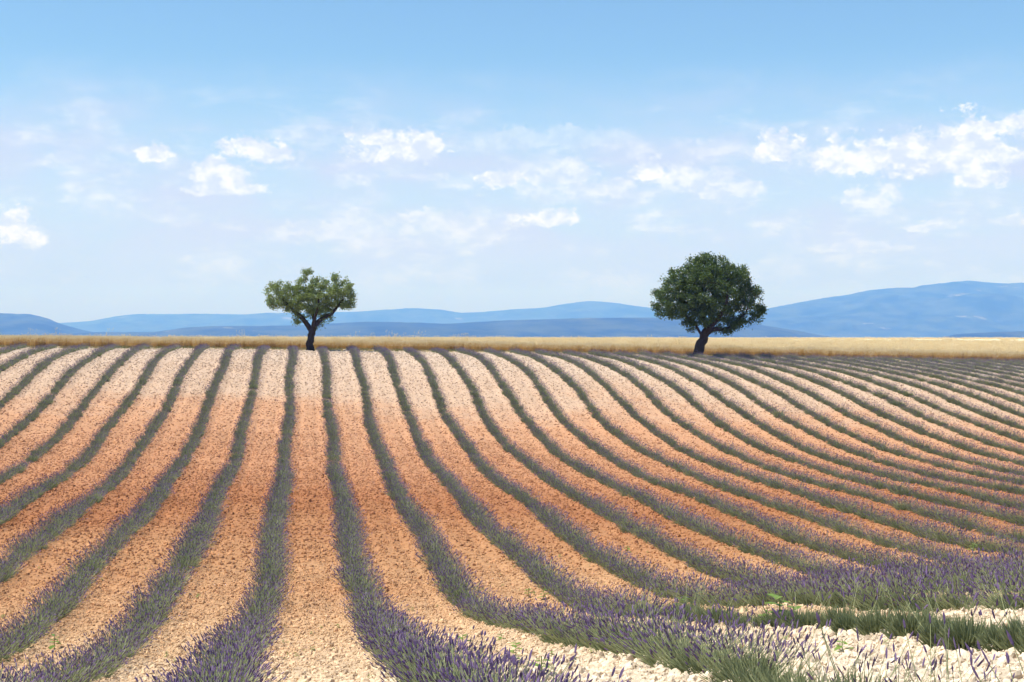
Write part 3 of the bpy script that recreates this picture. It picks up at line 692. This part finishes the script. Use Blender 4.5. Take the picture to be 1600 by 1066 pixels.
# the small forked tree
x, y = .30, 91.2
tree('almond_tree', 'small forked tree with a low heart-shaped sparse crown, alone at the left of the ridge', (x, y, hz(x, y)-.05),
  [([(0, 0, -.25), (-.03, 0, .25), (.0, 0, .8), (.12, 0, 1.45)], [.34, .25, .21, .23]),
   ([(.05, 0, 1.3), (-.22, .05, 1.72), (-.62, .0, 2.2), (-1.1, -.1, 2.62), (-1.55, -.1, 3.1), (-1.95, -.2, 3.5)], [.18, .16, .15, .12, .08, .04]),
   ([(.15, 0, 1.35), (.42, -.05, 1.85), (.9, .05, 2.2), (1.35, .1, 2.45), (1.7, .1, 2.9), (2.1, .2, 3.4)], [.18, .15, .13, .12, .08, .04]),
   ([(.1, .05, 1.4), (.2, .35, 2.0), (.0, .6, 2.7), (-.3, .6, 3.4)], [.15, .11, .08, .04]),
   ([(.1, -.05, 1.4), (.25, -.4, 2.1), (.45, -.7, 2.8), (.5, -.8, 3.5)], [.13, .10, .07, .03])],
  [((-2.05, 0, 3.78), (.85, 1.1, .72)), ((-1.35, 0, 3.35), (.8, 1.2, .75)), ((-.45, 0, 3.5), (.85, 1.4, .8)), ((.3, 0, 3.6), (.8, 1.4, .85)), ((1.2, 0, 3.65), (.8, 1.3, .8)), ((2.0, 0, 3.85), (.85, 1.1, .8)),
   ((-2.3, 0, 3.1), (.55, .7, .45)), ((2.3, 0, 3.1), (.6, .7, .45)), ((-.7, 0, 2.75), (.55, .9, .4)), ((.45, 0, 2.7), (.75, .9, .45)), ((-.95, 0, 2.05), (.38, .5, .42)), ((1.0, .1, 2.0), (.6, .6, .32)),
   ((-.55, 0, 4.55), (.42, .5, .45)), ((.35, 0, 4.5), (.4, .5, .4)), ((1.5, 0, 4.45), (.55, .6, .35)), ((2.4, 0, 3.5), (.4, .5, .6)), ((-1.3, 0, 4.0), (.65, .9, .5)), ((1.1, 0, 4.15), (.6, .9, .5)), ((-1.7, 0, 3.0), (.6, .7, .4)), ((1.75, 0, 3.05), (.6, .7, .4)), ((0, 0, 2.5), (.6, .8, .4)), ((-.95, 0, 2.75), (.5, .7, .35)), ((.95, 0, 2.75), (.5, .7, .35)), ((-.5, .1, 5.0), (.3, .35, .3)), ((-.1, 0, 4.9), (.35, .4, .3)), ((1.6, 0, 4.75), (.35, .4, .3))],
  2300, 27000, .12, M['tree_leaf_pale'], 11, .11)
# the big round tree
x, y = 26.55, 94.6
tree('round_tree', 'big round dense dark green tree with a leaning trunk, at the right of the ridge', (x, y, hz(x, y)-.05),
  [([(0, 0, -.3), (.05, 0, .3), (.38, 0, 1.25), (.78, .05, 2.1)], [.50, .36, .30, .30]),
   ([(.72, 0, 2.0), (.55, .1, 2.5), (.15, .2, 3.1), (-.6, .2, 3.7), (-1.4, .1, 4.2)], [.20, .17, .14, .10, .05]),
   ([(.72, 0, 1.9), (1.3, -.1, 2.0), (1.95, -.2, 2.0), (2.7, -.2, 2.5), (3.4, -.1, 3.1)], [.18, .15, .12, .09, .04]),
   ([(.8, 0, 2.0), (1.1, .1, 2.8), (1.2, .3, 3.8), (1.1, .3, 5.2)], [.22, .18, .13, .05]),
   ([(.8, 0, 2.0), (1.3, -.7, 2.8), (1.6, -1.3, 3.6), (1.7, -1.5, 4.6)], [.16, .13, .09, .04]),
   ([(.8, 0, 2.0), (.6, .9, 2.9), (.5, 1.5, 3.8), (.3, 1.7, 4.7)], [.16, .13, .09, .04]),
   ([(.4, 0, 1.5), (.05, -.1, 1.9), (-.3, -.15, 2.5), (-.8, -.2, 2.9)], [.12, .09, .07, .03])],
  [((.7, 0, 4.5), (2.6, 2.6, 2.2)), ((.6, 0, 6.1), (1.6, 1.7, 1.0)), ((-1.0, 0, 5.1), (1.6, 1.7, 1.3)), ((2.4, 0, 5.3), (1.5, 1.7, 1.2)), ((-2.1, 0, 4.0), (1.2, 1.5, 1.1)), ((3.4, 0, 3.9), (1.2, 1.5, 1.3)),
   ((4.1, 0, 3.0), (.7, .9, .7)), ((-2.4, 0, 3.2), (.7, .9, .6)), ((-.55, 0, 2.5), (.75, .9, .75)), ((2.7, 0, 2.6), (1.2, 1.2, .6)), ((-1.2, 0, 3.1), (1.0, 1.2, .6)), ((2.0, 0, 1.85), (.9, .8, .3)), ((-.4, 0, 1.9), (.35, .5, .35)),
   ((3.6, 0, 4.9), (.5, .6, .5)), ((1.6, -.8, 5.9), (1.0, 1.0, .8)), ((-.4, -.8, 5.7), (1.0, 1.0, .7)), ((.6, 0, 6.75), (1.35, 1.2, .45)), ((1.4, -.6, 3.1), (.9, .8, .6)), ((.1, -.6, 3.3), (.9, .8, .6)), ((.6, -1.0, 2.7), (.7, .6, .4)), ((.3, -.5, 2.6), (.8, .8, .5)), ((1.6, -.3, 2.6), (.9, .8, .5)), ((-1.7, 0, 5.9), (.45, .5, .45)), ((2.9, 0, 6.0), (.5, .5, .4))],
  3400, 62000, .145, M['tree_leaf'], 23, .13)

# ------------------------------------------------------------------ weeds
plant_mat('weed_leaf', (.10, .20, .035), (.26, .36, .08), .35, .5, .3)
def weed(name, seed, nl, h, ll):
    g = np.random.default_rng(seed); V = []; Fq = []; b0 = 0
    for k in range(nl):
        z = h*(.3+.7*k/nl); a = k*2.4+g.normal(0, .3); L = ll*g.uniform(.7, 1.2)*(1-.35*k/nl); dr = np.array([math.cos(a), math.sin(a), g.uniform(-.1, .5)]); s = np.array([-math.sin(a), math.cos(a), 0])*L*.30
        p = np.array([0, 0, z])
        V += [p, p+dr*L*.35+s, p+dr*L*.8+s*.7+[0, 0, -.1*L], p+dr*L+[0, 0, -.22*L], p+dr*L*.8-s*.7+[0, 0, -.1*L], p+dr*L*.35-s]
        Fq += [[b0, b0+1, b0+2, b0+3], [b0, b0+3, b0+4, b0+5]]; b0 += 6
    for a in (0, 2.09, 4.19):
        V += [np.array([math.cos(a)*.004, math.sin(a)*.004, -.02]), np.array([math.cos(a)*.003, math.sin(a)*.003, h])]
    for i in range(3): j = (i+1) % 3; Fq.append([b0+2*i, b0+2*j, b0+2*j+1, b0+2*i+1])
    return mesh_np(name, np.array(V), np.array(Fq), [M['weed_leaf']])
WM = [weed('weed', i, 7+i % 4, .10+.03*(i % 3), .07+.012*(i % 3)) for i in range(6)]
wsrc = [source('weed', q) for q in WM]
def on_ground(u, v, dz=0.):
    """ground point seen at a photo pixel"""
    cy, sy, cp, sp_ = math.cos(YAW), math.sin(YAW), math.cos(PIT), math.sin(PIT)
    r, w_ = (u-800)/F, (533-v)/F
    d = np.array([sy*cp+r*cy+w_*sy*sp_, cy*cp-r*sy+w_*cy*sp_, -sp_+w_*cp])
    tt = np.arange(4, 120, .05); z = height(d[0]*tt, d[1]*tt)+dz
    k = np.argmax(z > d[2]*tt); return d[0]*tt[k], d[1]*tt[k]
WEEDS = [(846, 1064, 1.25, 'tall leafy green weed on the pale soil at the bottom edge'), (783, 1008, .8, 'thin green seedling standing alone right of the nearest lavender row'), (806, 1030, .8, 'green seedling left of and below the row with bright spikes, bottom middle'),
  (806, 1048, .9, 'two-leaved seedling directly above the tall leafy weed'), (723, 1022, 1.1, 'broad bright green weed beside the flower spikes near the bottom edge'), (705, 1030, 1., 'low bright weed under the flower spikes near the bottom edge'),
  (826, 935, 1.5, 'wide bushy green weed between two lavender rows, centre right foreground'), (850, 941, 1.1, 'pale green weed just right of the wide bushy weed'), (1218, 988, 1.7, 'large bright broad-leaved weed patch left of the loose green bushes'), (1198, 990, 1.4, 'bright broad-leaved weed at the left end of the weed patch'),
  (1240, 990, 1.3, 'bright broad-leaved weed at the right end of the weed patch'), (1065, 968, 1.3, 'leafy light green weed on the thinning lavender row'), (1316, 1032, 1., 'yellow-green seedling among the long spikes at lower right'), (85, 1016, 1.3, 'pale green weed growing through the lavender row at lower left'),
  (40, 1018, 1., 'low green weed on the soil at far lower left'), (415, 996, .9, 'small weed on the edge of the lavender row at lower left centre'), (596, 937, 1.1, 'bright green weed on the right edge of the central lavender row'), (690, 920, 1.2, 'bright green weed on the left edge of the row bending right'),
  (980, 865, 1.2, 'small green weed behind the third row right of the small tree'), (1310, 912, 1.2, 'light green weed amid the dense lavender on the right'), (1520, 868, 1.3, 'pale green weed in the dense lavender near the right edge'), (310, 937, .9, 'tiny weed on the soil left of the row reaching the bottom edge')]
for k, (u, v, s, lab) in enumerate(WEEDS):
    s *= 1.25
    x, y = on_ground(u, v); o = link(bpy.data.objects.new('weed', WM[k % 6])); o.location = (x, y, float(soilz(x, y))); o.rotation_euler = (0, 0, k*1.3); o.scale = (s, s, s)
    tag(o, lab, 'weed', 'weeds growing in the field')
n = 900; x, y = polar_pts(n, 8, 34, 1.); k = vnoise(x/2.2, y/2.2, 55) > .52; x, y = x[k], y[k]; n = len(x)
rt = np.zeros((n, 3)); rt[:, 2] = rng.uniform(0, 6.28, n)
tag(scatter('seedlings', np.column_stack([x, y, soilz(x, y)]), rt, rng.uniform(.18, .55, (n, 1))*np.ones((1, 3)), rng.integers(0, 6, n), wsrc), 'small green seedlings sprinkled over the foreground soil', 'seedlings', kind='stuff')
